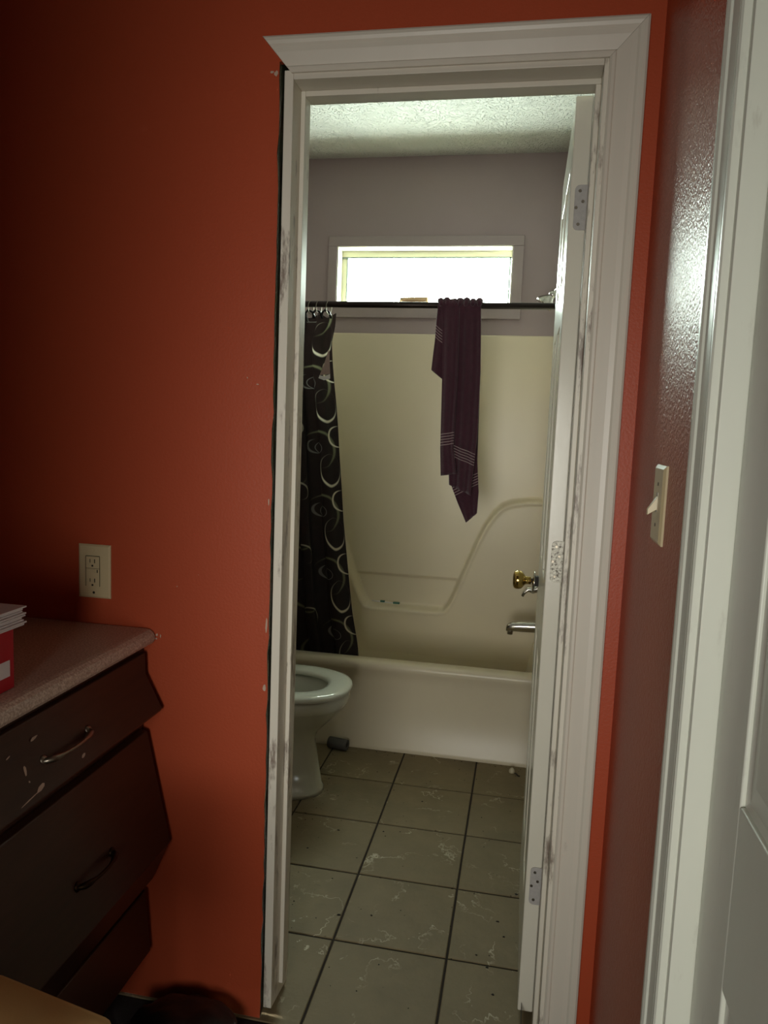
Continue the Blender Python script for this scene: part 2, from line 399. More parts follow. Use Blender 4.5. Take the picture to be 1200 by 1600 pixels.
# jambs and stops of the bathroom doorway
jf = struct(empty('trim_3', (-.2, .06, 0)))
bm = bmesh.new(); rng = random.Random(2)
loft(bm, [[(-.519, 0, z), (-.500, 0, z), (-.500, .122, z), (-.519, .122, z)] for z in (.010, .05, .6, 1.2, 2.068)])
for v in bm.verts:
    if v.co.z < .06: v.co.z += rng.uniform(0, .02)
PL('side_jamb', bm, JAMB, jf, False, .0015)
PB('side_jamb', (.100, 0, 0), (.119, .122, 2.068), JAMB, jf, .0015)
PB('head_jamb', (-.500, 0, 2.050), (.100, .122, 2.068), TRIM, jf, .0015)
bm = bmesh.new(); loft(bm, [[(-.500, .052, z), (-.490, .052, z), (-.490, .085, z), (-.500, .085, z)] for z in (.045, .4, 2.05)])
for v in bm.verts:
    if v.co.z < .06: v.co.z += rng.uniform(-.01, .02)
PL('door_stop', bm, JAMB, jf, False, .0015)
PB('door_stop', (-.490, .052, 2.039), (.100, .085, 2.050), TRIM, jf, .0015)
PB('door_stop', (.090, .052, 0), (.100, .085, 2.039), JAMB, jf, .0015)
# bathroom-side casing strip above and beside the doorway
struct(B('trim_4', (-.57, .12, 0), (-.505, .132, 2.13), TRIM, None, .003))

# ---------------------------------------------------------------- doors
def panel_door(root, w_, h_, t_, mat, frame):
    """frame(u, v, z): u along the width from the hinge stile, v through the thickness, z up."""
    def P(name, u0, u1, v0, v1, z0, z1, bev=.003):
        bm = bmesh.new(); vs = box(bm, (u0, v0, z0), (u1, v1, z1))
        for v in bm.verts: v.co = Vector(frame(*v.co))
        return PL(name, bm, mat, root, False, bev)
    st = .105; mu = .09 if w_ > .7 else .085
    P('stile', 0, st, 0, t_, 0, h_); P('stile', w_-st, w_, 0, t_, 0, h_)
    rz = [(0, .22), (.80, 1.00), (1.58, 1.68), (h_-.115, h_)]
    for a, b in rz: P('rail', st, w_-st, 0, t_, a, b)
    for (a, b), (c, d) in zip(rz, rz[1:]):
        P('mullion', w_/2-mu/2, w_/2+mu/2, 0, t_, b, c)
        for u0, u1 in ((st, w_/2-mu/2), (w_/2+mu/2, w_-st)):
            bm = bmesh.new(); m_ = .035
            def sq(k, v): return [frame(u0+k, v, b+k), frame(u1-k, v, b+k), frame(u1-k, v, c-k), frame(u0+k, v, c-k)]
            loft(bm, [sq(m_, .002), sq(.008, .007), sq(0, .005), sq(0, t_-.005), sq(.008, t_-.007), sq(m_, t_-.002)])
            PL('door_panel', bm, mat, root)
d1 = struct(empty('door_1', (.075, .13, .028)))
XD0, XD1, YD = .0575, .0925, .130
panel_door(d1, .585, 2.024, .035, DOORW, lambda u, v, z: (XD0+v, YD+u, .028+z))
def hinge(parent, z0, HINGE=HINGE):
    bm = bmesh.new(); zc_ = z0; h = .045; r = .010; x0, x1 = .067, .0935
    pts = [(x1, -h), (x1, h)] + [(x0+r-r*math.sin(t), h-r+r*math.cos(t)) for t in (0, .4, .8, 1.2, PI/2)] + [(x0+r-r*math.cos(t), -h+r-r*math.sin(t)) for t in (0, .4, .8, 1.2, PI/2)]
    loft(bm, [[(x, YD-.0025, zc_+z) for x, z in pts], [(x, YD+.0005, zc_+z) for x, z in pts]])
    tube(bm, [(.0965, YD-.003, zc_-h), (.0965, YD-.003, zc_+h)], .0042, 10)
    for k in range(3): tube(bm, [(.0965, YD-.003, zc_-h+.03*k+.0005), (.0965, YD-.003, zc_-h+.03*k+.0185)], .0048, 10)
    box(bm, (.0985, .095, zc_-h), (.1005, .128, zc_+h))
    o = PL('hinge', bm, HINGE, parent, False, .0005)
    bm = bmesh.new()
    for dx, dz in ((.010, .033), (.004, 0), (.010, -.033), (.017, .012)): lathe(bm, [(0, .0034), (.0012, .003)], (x0+dx, YD-.0025, zc_+dz), (0, -1, 0), 10)
    s = link('screw', bm, DULL, o); return o
for z, hm in ((1.832, HINGE_L), (1.093, HINGE), (.342, HINGE_L)): hinge(d1, z, hm)
# loose brass knob
bm = bmesh.new()
KY, KZ = .652, .945
lathe(bm, [(0, .011), (.010, .011), (.016, .0125), (.020, .0175), (.026, .0245), (.034, .0270), (.042, .0268), (.047, .0245), (.0505, .018), (.0515, .009), (.0516, 0)], (.036, KY, KZ), (-1, -.05, .01), 28)
PL('door_knob', bm, BRASS, d1, True)
bm = bmesh.new(); lathe(bm, [(0, .031), (.002, .0315), (.0035, .030), (.005, .016), (.006, .012)], (.0455, KY, KZ-.003), (-1, -.03, .05), 28)
PL('rose_plate', bm, CHROME, d1, True)
bm = bmesh.new(); tube(bm, [(.058, KY, KZ), (.036, KY, KZ)], .006, 8); box(bm, (.046, KY-.010, KZ-.014), (.057, KY+.010, KZ+.014))
PL('spindle', bm, SLOT, d1)

d2 = struct(empty('door_2', (.24, -1.0, .01)))
XS = .2285
panel_door(d2, .745, 2.02, .035, DOORS, lambda u, v, z: (XS+v, -.650-u, .010+z))
# its jamb and casing, which stand proud of the right wall
jb = struct(empty('trim_5', (.24, -.64, 0)))
PB('side_jamb', (XW-.001, -.648, 0), (XW+.12, -.632, 2.04), DOORS, jb, .0012)
PB('side_jamb', (XW-.001, -1.403, 0), (XW+.12, -1.396, 2.04), DOORS, jb, .001)
PB('head_jamb', (XW-.001, -1.396, 2.032), (XW+.12, -.648, 2.045), DOORS, jb, .001)
PB('door_stop', (XS+.036, -.660, 0), (XS+.05, -.648, 2.03), DOORS, jb)
P2 = [(0, 0), (0, .009), (.003, .011), (.008, .011), (.010, .008), (.014, .008), (.016, .010), (.036, .012), (.038, .0145), (.043, .0165), (.050, .0165), (.055, .013), (.057, .010), (.057, 0)]
casing('trim_6', DOORS, [[(XW-t, -.636+a, 2.05+a) for a, t in P2], [(XW-t, -.636+a, 0) for a, t in P2]])
casing('trim_7', DOORS, [[(XW-t, -.636+a, 2.05+a) for a, t in P2], [(XW-t, -1.40-a, 2.05+a) for a, t in P2]])
casing('trim_8', DOORS, [[(XW-t, -1.40-a, 2.05+a) for a, t in P2], [(XW-t, -1.40-a, 0) for a, t in P2]])

# ---------------------------------------------------------------- bathroom window
w1 = struct(empty('window_1', (-.55, YB, 2.1)))
wx0, wx1, wz0, wz1 = -.982, -.117, 1.962, 2.252
yf = YB-.010
for a, b in (((-1.028, yf, wz1), (-.066, yb, wz1+.048)), ((-1.028, yf, wz0-.055), (-.066, yb, wz0)), ((-1.028, yf, wz0), (wx0, yb, wz1)), ((wx1, yf, wz0), (-.066, yb, wz1))):
    PB('window_trim', a, b, BWIN, w1, .003)
yg = YB+.085
for a, b in (((wx0, yf+.003, wz1-.004), (wx1, yg+.04, wz1)), ((wx0, yf+.003, wz0), (wx1, yg+.04, wz0+.004)), ((wx0, yf+.003, wz0), (wx0+.005, yg+.04, wz1)), ((wx1-.005, yf+.003, wz0), (wx1, yg+.04, wz1))):
    PB('window_reveal', a, b, YREV, w1)
bm = bmesh.new()
for a, b in (((wx0+.005, yg-.01, wz1-.040), (wx1-.005, yg+.012, wz1-.034)), ((wx0+.005, yg-.01, wz0+.004), (wx1-.005, yg+.012, wz0+.02)), ((wx0+.030, yg-.01, wz0), (wx0+.036, yg+.012, wz1-.034)), ((wx1-.018, yg-.01, wz0), (wx1-.010, yg+.012, wz1-.034))): box(bm, a, b)
PL('window_frame', bm, ALU, w1)
bm = bmesh.new()
for a, b in (((wx0+.005, yg, wz1-.034), (wx1-.005, yg+.02, wz1-.004)), ((wx0+.005, yg, wz0+.004), (wx0+.030, yg+.02, wz1-.034))): box(bm, a, b)
PL('window_sash', bm, YREV, w1)
bm = bmesh.new()
for i in range(8): tube(bm, [(wx0+.06+i*.105, yg-.012, wz1-.040), (wx0+.06+i*.105, yg-.012, wz1-.034)], .0022, 6)
PL('glazing_clip', bm, ALU, w1)
PB('window_pane', (wx0+.030, yg+.001, wz0+.01), (wx1-.012, yg+.004, wz1-.036), GLASS, w1)
t = thing('paper_packet', 'small tan paper packet standing on the bathroom window sill', 'packet', (-.60, 2.26, wz0+.004))
bm = bmesh.new(); loft(bm, [[(-.665+.003*k, 2.25+d*.0, wz0+.005), (-.522-.002*k, 2.25, wz0+.005), (-.522-.002*k, 2.285, wz0+.005), (-.665+.003*k, 2.285, wz0+.005)] if k == 0 else [(-.664, 2.258, wz0+.052), (-.524, 2.258, wz0+.055), (-.524, 2.278, wz0+.055), (-.664, 2.278, wz0+.052)] for k, d in ((0, 0), (1, 0))])
PL('packet_body', bm, KRAFT, t, False, .003)
PB('packet_band', (-.650, 2.2485, wz0+.030), (-.535, 2.255, wz0+.036), simple('brown_print', rgb(130, 96, 66), .7), t)

# ================================================================== tub and shower surround
tb = thing('bathtub', 'cream moulded bathtub and shower surround under the small window', 'bathtub', (-.562, 1.85, 0))
cxs = -.562
HA = [(0, .465), (.17, .465), (.195, .470), (.215, .497), (.236, .544), (.293, .700), (.348, .843), (.38, .912), (.42, .975), (.46, 1.015), (.509, 1.036), (.58, 1.048), (.661, 1.052), (.80, 1.054)]
def hprof(a):
    for (a0, h0), (a1, h1) in zip(HA, HA[1:]):
        if a <= a1: return h0+(h1-h0)*(a-a0)/(a1-a0)
    return HA[-1][1]
def sd(a, z):
    best = 9
    for (a0, h0), (a1, h1) in zip(HA, HA[1:]):
        dx, dz = a1-a0, h1-h0; t_ = max(0, min(1, ((a-a0)*dx+(z-h0)*dz)/(dx*dx+dz*dz)))
        q = math.hypot(a-a0-dx*t_, z-h0-dz*t_); best = min(best, q)
    return best if z < hprof(a) else -best
def ss(x): x = max(0, min(1, x)); return x*x*(3-2*x)
def dep(x, z):
    a = abs(x-cxs); s = sd(a, z)
    lw = .016
    d = .058*ss((s+.0)/lw)
    # softened lip on top of the proud part
    if s > lw: d += .003*math.exp(-((s-lw-.004)/.008)**2)
    if s < 0: d += -.009*ss((.620-z)/.010)+.009
    else: d += .009
    R1 = .06; e = min(x-XL, XR-x)
    if e < R1: d += R1-math.sqrt(max(0, R1*R1-(R1-e)**2))
    return d
bm = bmesh.new(); nx, nz = 230, 250; z0, z1 = .06, 1.83
gr = []
for j in range(nz+1):
    z = z0+(z1-z0)*j/nz
    gr.append([bm.verts.new((XL+(XR-XL)*i/nx, YB-dep(XL+(XR-XL)*i/nx, z), z)) for i in range(nx+1)])
for j in range(nz):
    for i in range(nx): bm.faces.new((gr[j][i], gr[j][i+1], gr[j+1][i+1], gr[j+1][i]))
top = [bm.verts.new((v.co.x, YB+.004, z1+.002)) for v in gr[-1]]
for i in range(nx): bm.faces.new((gr[-1][i], gr[-1][i+1], top[i+1], top[i]))
o = PL('back_panel', bm, TUB, tb, True)
# side panels with front flange
for nm, x, s in (('side_panel', XL, 1), ('side_panel', XR, -1)):
    bm = bmesh.new()
    prof = [(x, YB), (x, YT+.05), (x+s*.006, YT+.035), (x+s*.012, YT+.006), (x+s*.008, YT-.002), (x-s*.03 if s > 0 else x-.0005+.0, YT-.002)]
    rings = []
    for z in (.06, 1.829):
        rings.append([(a, b, z) for a, b in prof])
    loft(bm, rings, False, False)
    o = PL(nm, bm, TUB, tb, True); so = o.modifiers.new('s', 'SOLIDIFY'); so.thickness = .002; so.offset = 0
# the tub: apron, rolled rim and basin
bm = bmesh.new(); prof = [(YT+.004, 0), (YT+.004, .02), (YT+.012, .03), (YT+.013, .30), (YT+.008, .335), (YT, .348), (YT-.002, .362), (YT+.001, .375), (YT+.010, .383), (YT+.022, .386), (YT+.062, .385), (YT+.074, .380), (YT+.082, .368), (YT+.095, .25), (YT+.115, .12), (YT+.16, .075), (YB-.14, .07), (YB-.09, .10), (YB-.070, .20), (YB-.064, .25)]
loft(bm, [[(x, y, z) for y, z in prof] for x in [XL+(XR-XL)*k/12 for k in range(13)]], False, False)
o = PL('tub_basin', bm, TUB, tb, True)
for x in (XL, XR):
    s = 1 if x < 0 else -1; bm = bmesh.new()
    loft(bm, [[(x+s*a, y, z) for y in (YT+.02, YB-.03)] for a, z in ((0, .385), (.05, .384), (.07, .36), (.10, .2), (.16, .08))], False, False)
    PL('tub_end', bm, TUB, tb, True)

# shower rod
t = thing('shower_rod', 'dark metal shower rod spanning the tub below the window', 'rod', (-.56, YT, 1.852))
bm = bmesh.new(); tube(bm, [(XL+.002, YT, 1.852), (XR-.002, YT, 1.852)], .0125, 16); PL('rod', bm, BRONZE, t, True)
for x, s in ((XL, 1), (XR, -1)):
    bm = bmesh.new(); lathe(bm, [(0, .028), (.004, .028), (.012, .018), (.02, .016)], (x, YT, 1.852), (s, 0, 0)); PL('flange', bm, BRONZE, t, True)
# shower head
t = thing('wall_shower', 'chrome shower head on a bent arm at the right end of the tub', 'shower head', (.165, 1.85, 2.0))
bm = bmesh.new(); tube(bm, [(XR-.001, 1.85, 2.035), (.145, 1.85, 2.030), (.115, 1.85, 2.006), (.080, 1.85, 1.968)], .009, 12); PL('shower_arm', bm, CHROME, t, True)
bm = bmesh.new(); lathe(bm, [(0, .030), (.003, .030), (.010, .014)], (XR, 1.85, 2.035), (-1, 0, 0)); PL('wall_flange', bm, CHROME, t, True)
bm = bmesh.new(); lathe(bm, [(0, .010), (.008, .016), (.020, .017), (.026, .014), (.032, .018), (.056, .037), (.070, .040), (.074, .037), (.075, .0)], (.083, 1.85, 1.972), (-.66, 0, -.75), 24); PL('spray_head', bm, CHROME, t, True, .001)
# faucet
t = thing('tub_spout', 'chrome tub spout below the faucet lever', 'faucet', (XR, 1.85, .50))
bm = bmesh.new()
sp_pts = [(.16, .502, .030, .030), (.13, .502, .026, .028), (.08, .500, .023, .026), (.02, .497, .021, .024), (-.015, .494, .020, .022), (-.032, .489, .018, .019), (-.041, .484, .012, .012)]
loft(bm, [[(x, 1.85+a*math.cos(q), z+b*math.sin(q)) for q in (2*PI*k/20 for k in range(20))] for x, z, a, b in sp_pts]); PL('spout_body', bm, CHROME, t, True)
bm = bmesh.new(); tube(bm, [(-.022, 1.85, .490), (-.023, 1.85, .458)], [.014, .012], 16); PL('spout_outlet', bm, DULL, t, True)
t = thing('shower_valve', 'chrome shower valve with lever handle seen just below the brass door knob', 'faucet', (XR, 1.85, .70))
bm = bmesh.new(); lathe(bm, [(0, .075), (.004, .075), (.012, .06), (.016, .03), (.05, .028), (.055, .02)], (XR-.001, 1.85, .685), (-1, 0, 0), 28); PL('escutcheon', bm, CHROME, t, True)
bm = bmesh.new(); tube(bm, [(.115, 1.85, .688), (.095, 1.85, .682), (.065, 1.842, .668), (.045, 1.838, .672), (.030, 1.834, .658), (.022, 1.832, .640)], [.022, .019, .015, .012, .008, .006], 12); PL('lever', bm, CHROME, t, True)

# ---------------------------------------------------------------- shower curtain
def interp(tab, z):
    if z >= tab[0][0]: return tab[0][1]
    for (z0_, a), (z1_, b) in zip(tab, tab[1:]):
        if z >= z1_: return a+(b-a)*(z0_-z)/(z0_-z1_)
    return tab[-1][1]
EDGE = [(1.81, -.795), (1.765, -.800), (1.706, -.814), (1.62, -.812), (1.537, -.806), (1.374, -.787), (1.113, -.759), (.962, -.745), (.679, -.708), (.4, -.670), (.2, -.650)]
ct = thing('shower_curtain', 'black shower curtain with cream ring pattern bunched at the left of the tub', 'curtain', (-.95, 1.53, 1.8))
bm = bmesh.new(); uvl = bm.loops.layers.uv.new('UVMap'); nu, nv = 150, 110; rows = []
def zig(t_): return (math.asin(math.sin(t_*2*PI)*.96))*2/PI
for j in range(nv+1):
    z = 1.812-(1.812-.20)*j/nv; row = []
    w_ = .36+.13*(1.81-z)/1.4; xe = interp(EDGE, z)
    for i in range(nu+1):
        q = i/nu                                  # 0 at free edge
        fold = math.sin(q*2*PI*4.2+.9+.5*math.sin(z*2.0))*(.004+.028*min(1, q*2.2))*(.45+.55*min(1, (1.82-z)*2.2))
        lead = .028*math.exp(-(q/.10)**2)*math.exp(-((z-1.55)/.22)**2)
        x = xe-q*w_ + .010*min(1, q*3)*math.sin(q*2*PI*8.4+1.3)
        y = 1.512+.045*ss((1.81-z)/.5)+.038*ss((.60-z)/.2) + fold + lead
        zt = z+ (.010*math.cos(q*2*PI*5) if j < 2 else 0)
        row.append((bm.verts.new((x, y, zt)), (-q*w_/.00257*1.15, (1.812-z)/.00257*1.0)))
    rows.append(row)
for j in range(nv):
    for i in range(nu):
        q = (rows[j][i], rows[j][i+1], rows[j+1][i+1], rows[j+1][i]); f = bm.faces.new([a[0] for a in q])
        for lp, a in zip(f.loops, q): lp[uvl].uv = (a[1][0], a[1][1]+19)
o = PL('curtain_cloth', bm, CURT, ct, True)
bm = bmesh.new()
loft(bm, [[(-.8185, 1.500, 1.672), (-.8145, 1.502, 1.672)], [(-.830, 1.490, 1.62), (-.8105, 1.498, 1.62)], [(-.848, 1.484, 1.568), (-.8065, 1.496, 1.575)]], False, False)
PL('window_lit_fold', bm, simple('window_lit_fabric_back', rgb(176, 150, 142), .8, 0, .1, 50), ct, True)['label'] = 'pale pinkish fold coloured as if lit by the window'  # window light on the curtain's back is put into this pale colour
bm = bmesh.new()
loft(bm, [[(-.848, 1.4835, 1.568), (-.830, 1.489, 1.564), (-.8065, 1.4955, 1.575)], [(-.852, 1.4835, 1.556), (-.830, 1.489, 1.549), (-.806, 1.4955, 1.556)]], False, False)
PL('window_lit_fold_ring', bm, WHITE, ct, True)
for i, x in enumerate((-.818, -.860, -.893, -.935, -.985, -1.03, -1.08)):
    bm = bmesh.new(); c0 = Vector((x, YT, 1.842)); k = 20
    pts = [c0+Vector((.006*math.sin(2*PI*q/k), .019*math.sin(2*PI*q/k), .026*math.cos(2*PI*q/k)-.004)) for q in range(k)]
    pts = pts + [pts[0]]
    tube(bm, pts, .0016, 6, False); PL('curtain_hook', bm, DULL, ct, True)
    # loop of hem fabric gathered at each hook
bm = bmesh.new()
for i, x in enumerate((-.83, -.868, -.900, -.945, -.99, -1.04)):
    tube(bm, [(x+.018, 1.505, 1.800), (x+.012, 1.49, 1.822), (x-.004, 1.482, 1.828), (x-.018, 1.495, 1.818), (x-.022, 1.51, 1.800)], .005, 8)
PL('hem_loop', bm, BAGB, ct, True)

# ---------------------------------------------------------------- towel
tw = thing('towel', 'dark plum towel with pale stripes hanging over the shower rod', 'towel', (-.28, YT, 1.865))
def sheet(name, L, Rr, amp, k, ph, nu=26, nv=60, uvoff=0.0, thick=.005):
    """ruled cloth between two edge polylines, last point = hem."""
    def res(P, n):
        P = [Vector(p) for p in P]; d = [0]
        for a, b in zip(P, P[1:]): d.append(d[-1]+(b-a).length)
        out = []
        for i in range(n+1):
            t_ = d[-1]*i/n; j = max(q for q in range(len(d)) if d[q] <= t_+1e-9); j = min(j, len(P)-2)
            out.append(P[j].lerp(P[j+1], (t_-d[j])/max(1e-9, d[j+1]-d[j])))
        return out, d[-1]
    A, la = res(L, nv); Bb, lb = res(Rr, nv)
    bm = bmesh.new(); uv = bm.loops.layers.uv.new('UVMap'); G = []
    for j in range(nv+1):
        row = []; g_ = ss((j/nv-.04)*6)
        for i in range(nu+1):
            u = i/nu; p = A[j].lerp(Bb[j], u)
            p = p+Vector((0, amp*g_*math.sin(u*2*PI*k+ph+j/nv*1.1), .0))
            row.append((bm.verts.new(p), (u, (1-j/nv)*(la*(1-u)+lb*u)+uvoff)))
        G.append(row)
    for j in range(nv):
        for i in range(nu):
            q = (G[j][i], G[j][i+1], G[j+1][i+1], G[j+1][i]); f = bm.faces.new([a[0] for a in q])
            for lp, a in zip(f.loops, q): lp[uv].uv = a[1]
    o = PL(name, bm, TOWEL, tw, True); s = o.modifiers.new('thick', 'SOLIDIFY'); s.thickness = thick; s.offset = 0
    return o
R1 = 1.852
def over(x, yo, front=True, r=.016):    # arc over the rod from back to front
    s = 1 if front else -1
    return [(x, YT+s*r, R1-.004), (x, YT+s*r*.75, R1+r*.75), (x, YT, R1+r+.003), (x, YT-s*r*.75, R1+r*.72), (x, YT-s*r, R1)]
# back layer, the longest, ending in a point
sheet('back_fold', over(-.352, 0, False, .015)+[(-.335, YT+.030, 1.60), (-.318, YT+.034, 1.25), (-.290, YT+.034, 1.14), (-.262, YT+.034, 1.075), (-.223, YT+.034, .994)],
      over(-.214, 0, False, .015)+[(-.196, YT+.030, 1.60), (-.190, YT+.034, 1.25), (-.178, YT+.034, 1.12), (-.180, YT+.032, 1.06), (-.181, YT+.032, 1.036)], .005, 1.6, .4, uvoff=.0)
# middle front fold
sheet('front_fold', over(-.318, 0, True, .019)+[(-.315, YT-.024, 1.60), (-.303, YT-.026, 1.30), (-.292, YT-.026, 1.150)],
      over(-.205, 0, True, .019)+[(-.193, YT-.022, 1.60), (-.192, YT-.024, 1.35), (-.206, YT-.026, 1.112)], .007, 2.2, 2.6)
# left narrow fold in front
sheet('front_fold', over(-.356, 0, True, .023)+[(-.341, YT-.042, 1.60), (-.333, YT-.046, 1.29), (-.326, YT-.046, 1.185)],
      over(-.288, 0, True, .023)+[(-.281, YT-.044, 1.60), (-.283, YT-.046, 1.30), (-.266, YT-.046, 1.196)], .006, 1.3, .9)
# short flap at the upper left
sheet('short_flap', over(-.372, 0, True, .020)+[(-.377, YT-.012, 1.78), (-.379, YT-.012, 1.72), (-.383, YT-.012, 1.67), (-.388, YT-.012, 1.60)],
      over(-.312, 0, True, .020)+[(-.318, YT-.014, 1.78), (-.322, YT-.014, 1.70), (-.324, YT-.014, 1.62), (-.330, YT-.014, 1.555)], .004, 1.4, .2, 14, 36, uvoff=-.01)
bm = bmesh.new(); rng = random.Random(4)
for k in range(7):
    x = -.362+k*.025
    tube(bm, [(x+rng.uniform(-.004, .004), YT+.022*math.cos(q), R1-.006+(.024+.003*math.sin(k*2.1))*math.sin(q)) for q in (PI*i/8 for i in range(9))], [.006, .010, .012, .013, .013, .013, .012, .010, .006], 8)
PL('gathered_top', bm, TOWEL, tw, True)

# ---------------------------------------------------------------- toilet
tl = thing('toilet', 'white toilet with open oval seat beside the tub', 'toilet', (-.95, 1.075, 0))
TY = 1.078
def oval(x0, x1, hy, z, n=40, sq=2.3, cyy=TY):
    cx_, hx = (x0+x1)/2, (x1-x0)/2; out = []
    for k in range(n):
        a = 2*PI*k/n; c, s = math.cos(a), math.sin(a)
        out.append((cx_+hx*math.copysign(abs(c)**(2/sq), c), cyy+hy*math.copysign(abs(s)**(2/sq), s), z))
    return out
bm = bmesh.new()
loft(bm, [oval(-1.14, -.674, .112, 0), oval(-1.14, -.675, .112, .015), oval(-1.14, -.682, .103, .03), oval(-1.14, -.698, .094, .12), oval(-1.14, -.712, .092, .20), oval(-1.13, -.700, .100, .235), oval(-1.12, -.662, .130, .275), oval(-1.12, -.622, .160, .315), oval(-1.12, -.600, .176, .345), oval(-1.12, -.592, .181, .352), oval(-1.12, -.588, .183, .37), oval(-1.12, -.590, .182, .392), oval(-1.11, -.600, .172, .396),
          oval(-1.00, -.645, .125, .394), oval(-.98, -.655, .118, .37), oval(-.96, -.69, .09, .28), oval(-.90, -.75, .04, .22)])
PL('bowl', bm, PORC, tl, True)
bm = bmesh.new()
rings = [oval(-1.05, -.582, .190, .400), oval(-1.05, -.579, .192, .408), oval(-1.05, -.583, .189, .416), oval(-1.04, -.600, .175, .421), oval(-1.00, -.655, .128, .420), oval(-.99, -.668, .118, .414), oval(-.99, -.672, .115, .404), oval(-.99, -.668, .118, .400)]
loft(bm, rings+[rings[0]], True, False); PL('seat', bm, PORC, tl, True)
bm = bmesh.new(); loft(bm, [[(x, y, .270) for x, y, z in oval(-.95, -.70, .085, .27)], [(x, y, .272) for x, y, z in oval(-.94, -.71, .08, .27)]]); PL('water', bm, simple('still_water', rgb(60, 64, 58), .03), tl)
PB('tank', (-1.315, TY-.21, .40), (-1.13, TY+.21, .74), PORC, tl, .02)
PB('tank_lid', (-1.320, TY-.22, .742), (-1.12, TY+.22, .775), PORC, tl, .012)
bm = bmesh.new(); loft(bm, [[(-1.065-.12*math.sin(t0), y, z) for (y, z) in [(TY+.185*math.cos(q), .60+.20*math.sin(q)) for q in (2*PI*k/28 for k in range(28))]] for t0 in (0, .1)]); PL('lid', bm, PORC, tl, False, .004)
bm = bmesh.new(); tube(bm, [(-1.128, TY+.15, .69), (-1.11, TY+.15, .69), (-1.105, TY+.10, .685)], .007, 8); PL('flush_lever', bm, CHROME, tl, True)

# small things on the floor and ledge
t = thing('foam_roller', 'short grey foam cylinder lying against the foot of the tub', 'tube', (-.70, 1.455, 0))
bm = bmesh.new(); dirx = Vector((.985, -.17, 0)); c0 = Vector((-.753, 1.463, .0235))
a = [(0, .017), (.0, .022), (.002, .0232), (.083, .0232), (.085, .022), (.085, .013), (.080, .0125)]
lathe(bm, a, c0, dirx, 24); PL('roller_body', bm, GREYP, t, True)
bm = bmesh.new(); lathe(bm, [(0, .0124), (.0006, .0124)], c0+dirx*.0802, dirx, 20); PL('roller_core', bm, SLOT, t)
t = thing('bolt_cap', 'small off-white bolt cap on the tile near the right end of the tub', 'cap', (.022, 1.428, 0))
bm = bmesh.new(); lathe(bm, [(0, .010), (.004, .0115), (.010, .0115), (.016, .009), (.020, .005), (.0215, 0)], (.020, 1.428, 0), (.1, 0, 1), 16); PL('cap_dome', bm, simple('off_white_plastic', rgb(200, 190, 160), .4), t, True)
bm = bmesh.new(); tube(bm, [(.034, 1.420, .003), (.040, 1.412, .004), (.044, 1.402, .003), (.052, 1.398, .003)], .0025, 6); PL('rusty_stub', bm, DIRT, t, True)
t = thing('toothbrush', 'white and green toothbrush lying on the shower soap ledge', 'toothbrush', (-.68, 2.185, .467))
bm = bmesh.new(); tube(bm, [(-.735, 2.195, .478), (-.70, 2.192, .477), (-.66, 2.188, .476), (-.62, 2.184, .4755)], [.003, .0045, .004, .003], 8); PL('handle', bm, WHITE, t, True)
PB('brush_head', (-.622, 2.180, .472), (-.588, 2.190, .482), GREEN, t, .002); PB('grip', (-.690, 2.184, .474), (-.665, 2.196, .484), GREEN, t, .003)

# ================================================================== wall plates
t = thing('electrical_outlet', 'ivory double outlet with reset button on the red wall above the counter', 'outlet', (-.938, 0, 1.02))
ox0, ox1, oz0, oz1 = -.9775, -.899, .959, 1.081
def plate(bm, x0, x1, z0, z1, t_, bev=.004):
    def sq(k, y): return [(x0+k, y, z0+k), (x1-k, y, z0+k), (x1-k, y, z1-k), (x0+k, y, z1-k)]
    loft(bm, [sq(0, 0), sq(0, -t_*.5), sq(bev, -t_)])
bm = bmesh.new(); plate(bm, ox0, ox1, oz0, oz1, .006); PL('cover_plate', bm, IVORY, t)
bm = bmesh.new(); plate(bm, -.9575, -.9235, .986, 1.054, .0078, .0008); rec = PL('receptacle', bm, IVORY, t)
bm = bmesh.new()
for zc_ in (1.042, .998):
    box(bm, (-.9475, -.0082, zc_-.002), (-.9460, -.0070, zc_+.006)); box(bm, (-.9365, -.0082, zc_-.003), (-.9345, -.0070, zc_+.006))
    lathe(bm, [(0, .0024), (.0008, .0024)], (-.941, -.0076, zc_-.009), (0, -1, 0), 10)
for a, b in (((-.9575, -.0081, 1.0545), (-.9235, -.0070, 1.0555)), ((-.9575, -.0081, 1.0265), (-.9235, -.0070, 1.0272)), ((-.958, -.0081, .986), (-.9575, -.0070, 1.054)), ((-.9235, -.0081, .986), (-.923, -.0070, 1.054))): box(bm, a, b)
PL('slots', bm, SLOT, t)
PB('test_button', (-.955, -.0095, 1.017), (-.934, -.0078, 1.0255), IVORY, t, .0006); PB('indicator', (-.9300, -.0085, 1.0175), (-.9280, -.0078, 1.0245), SLOT, t)
bm = bmesh.new(); lathe(bm, [(0, .0028), (.0008, .0022)], (-.940, -.006, 1.0685), (0, -1, 0), 10); PL('screw', bm, IVORY, t)
bm = bmesh.new(); lathe(bm, [(0, .0030), (.0006, .0030)], (-.939, -.0058, .9715), (0, -1, 0), 10); PL('screw_hole', bm, SLOT, t)

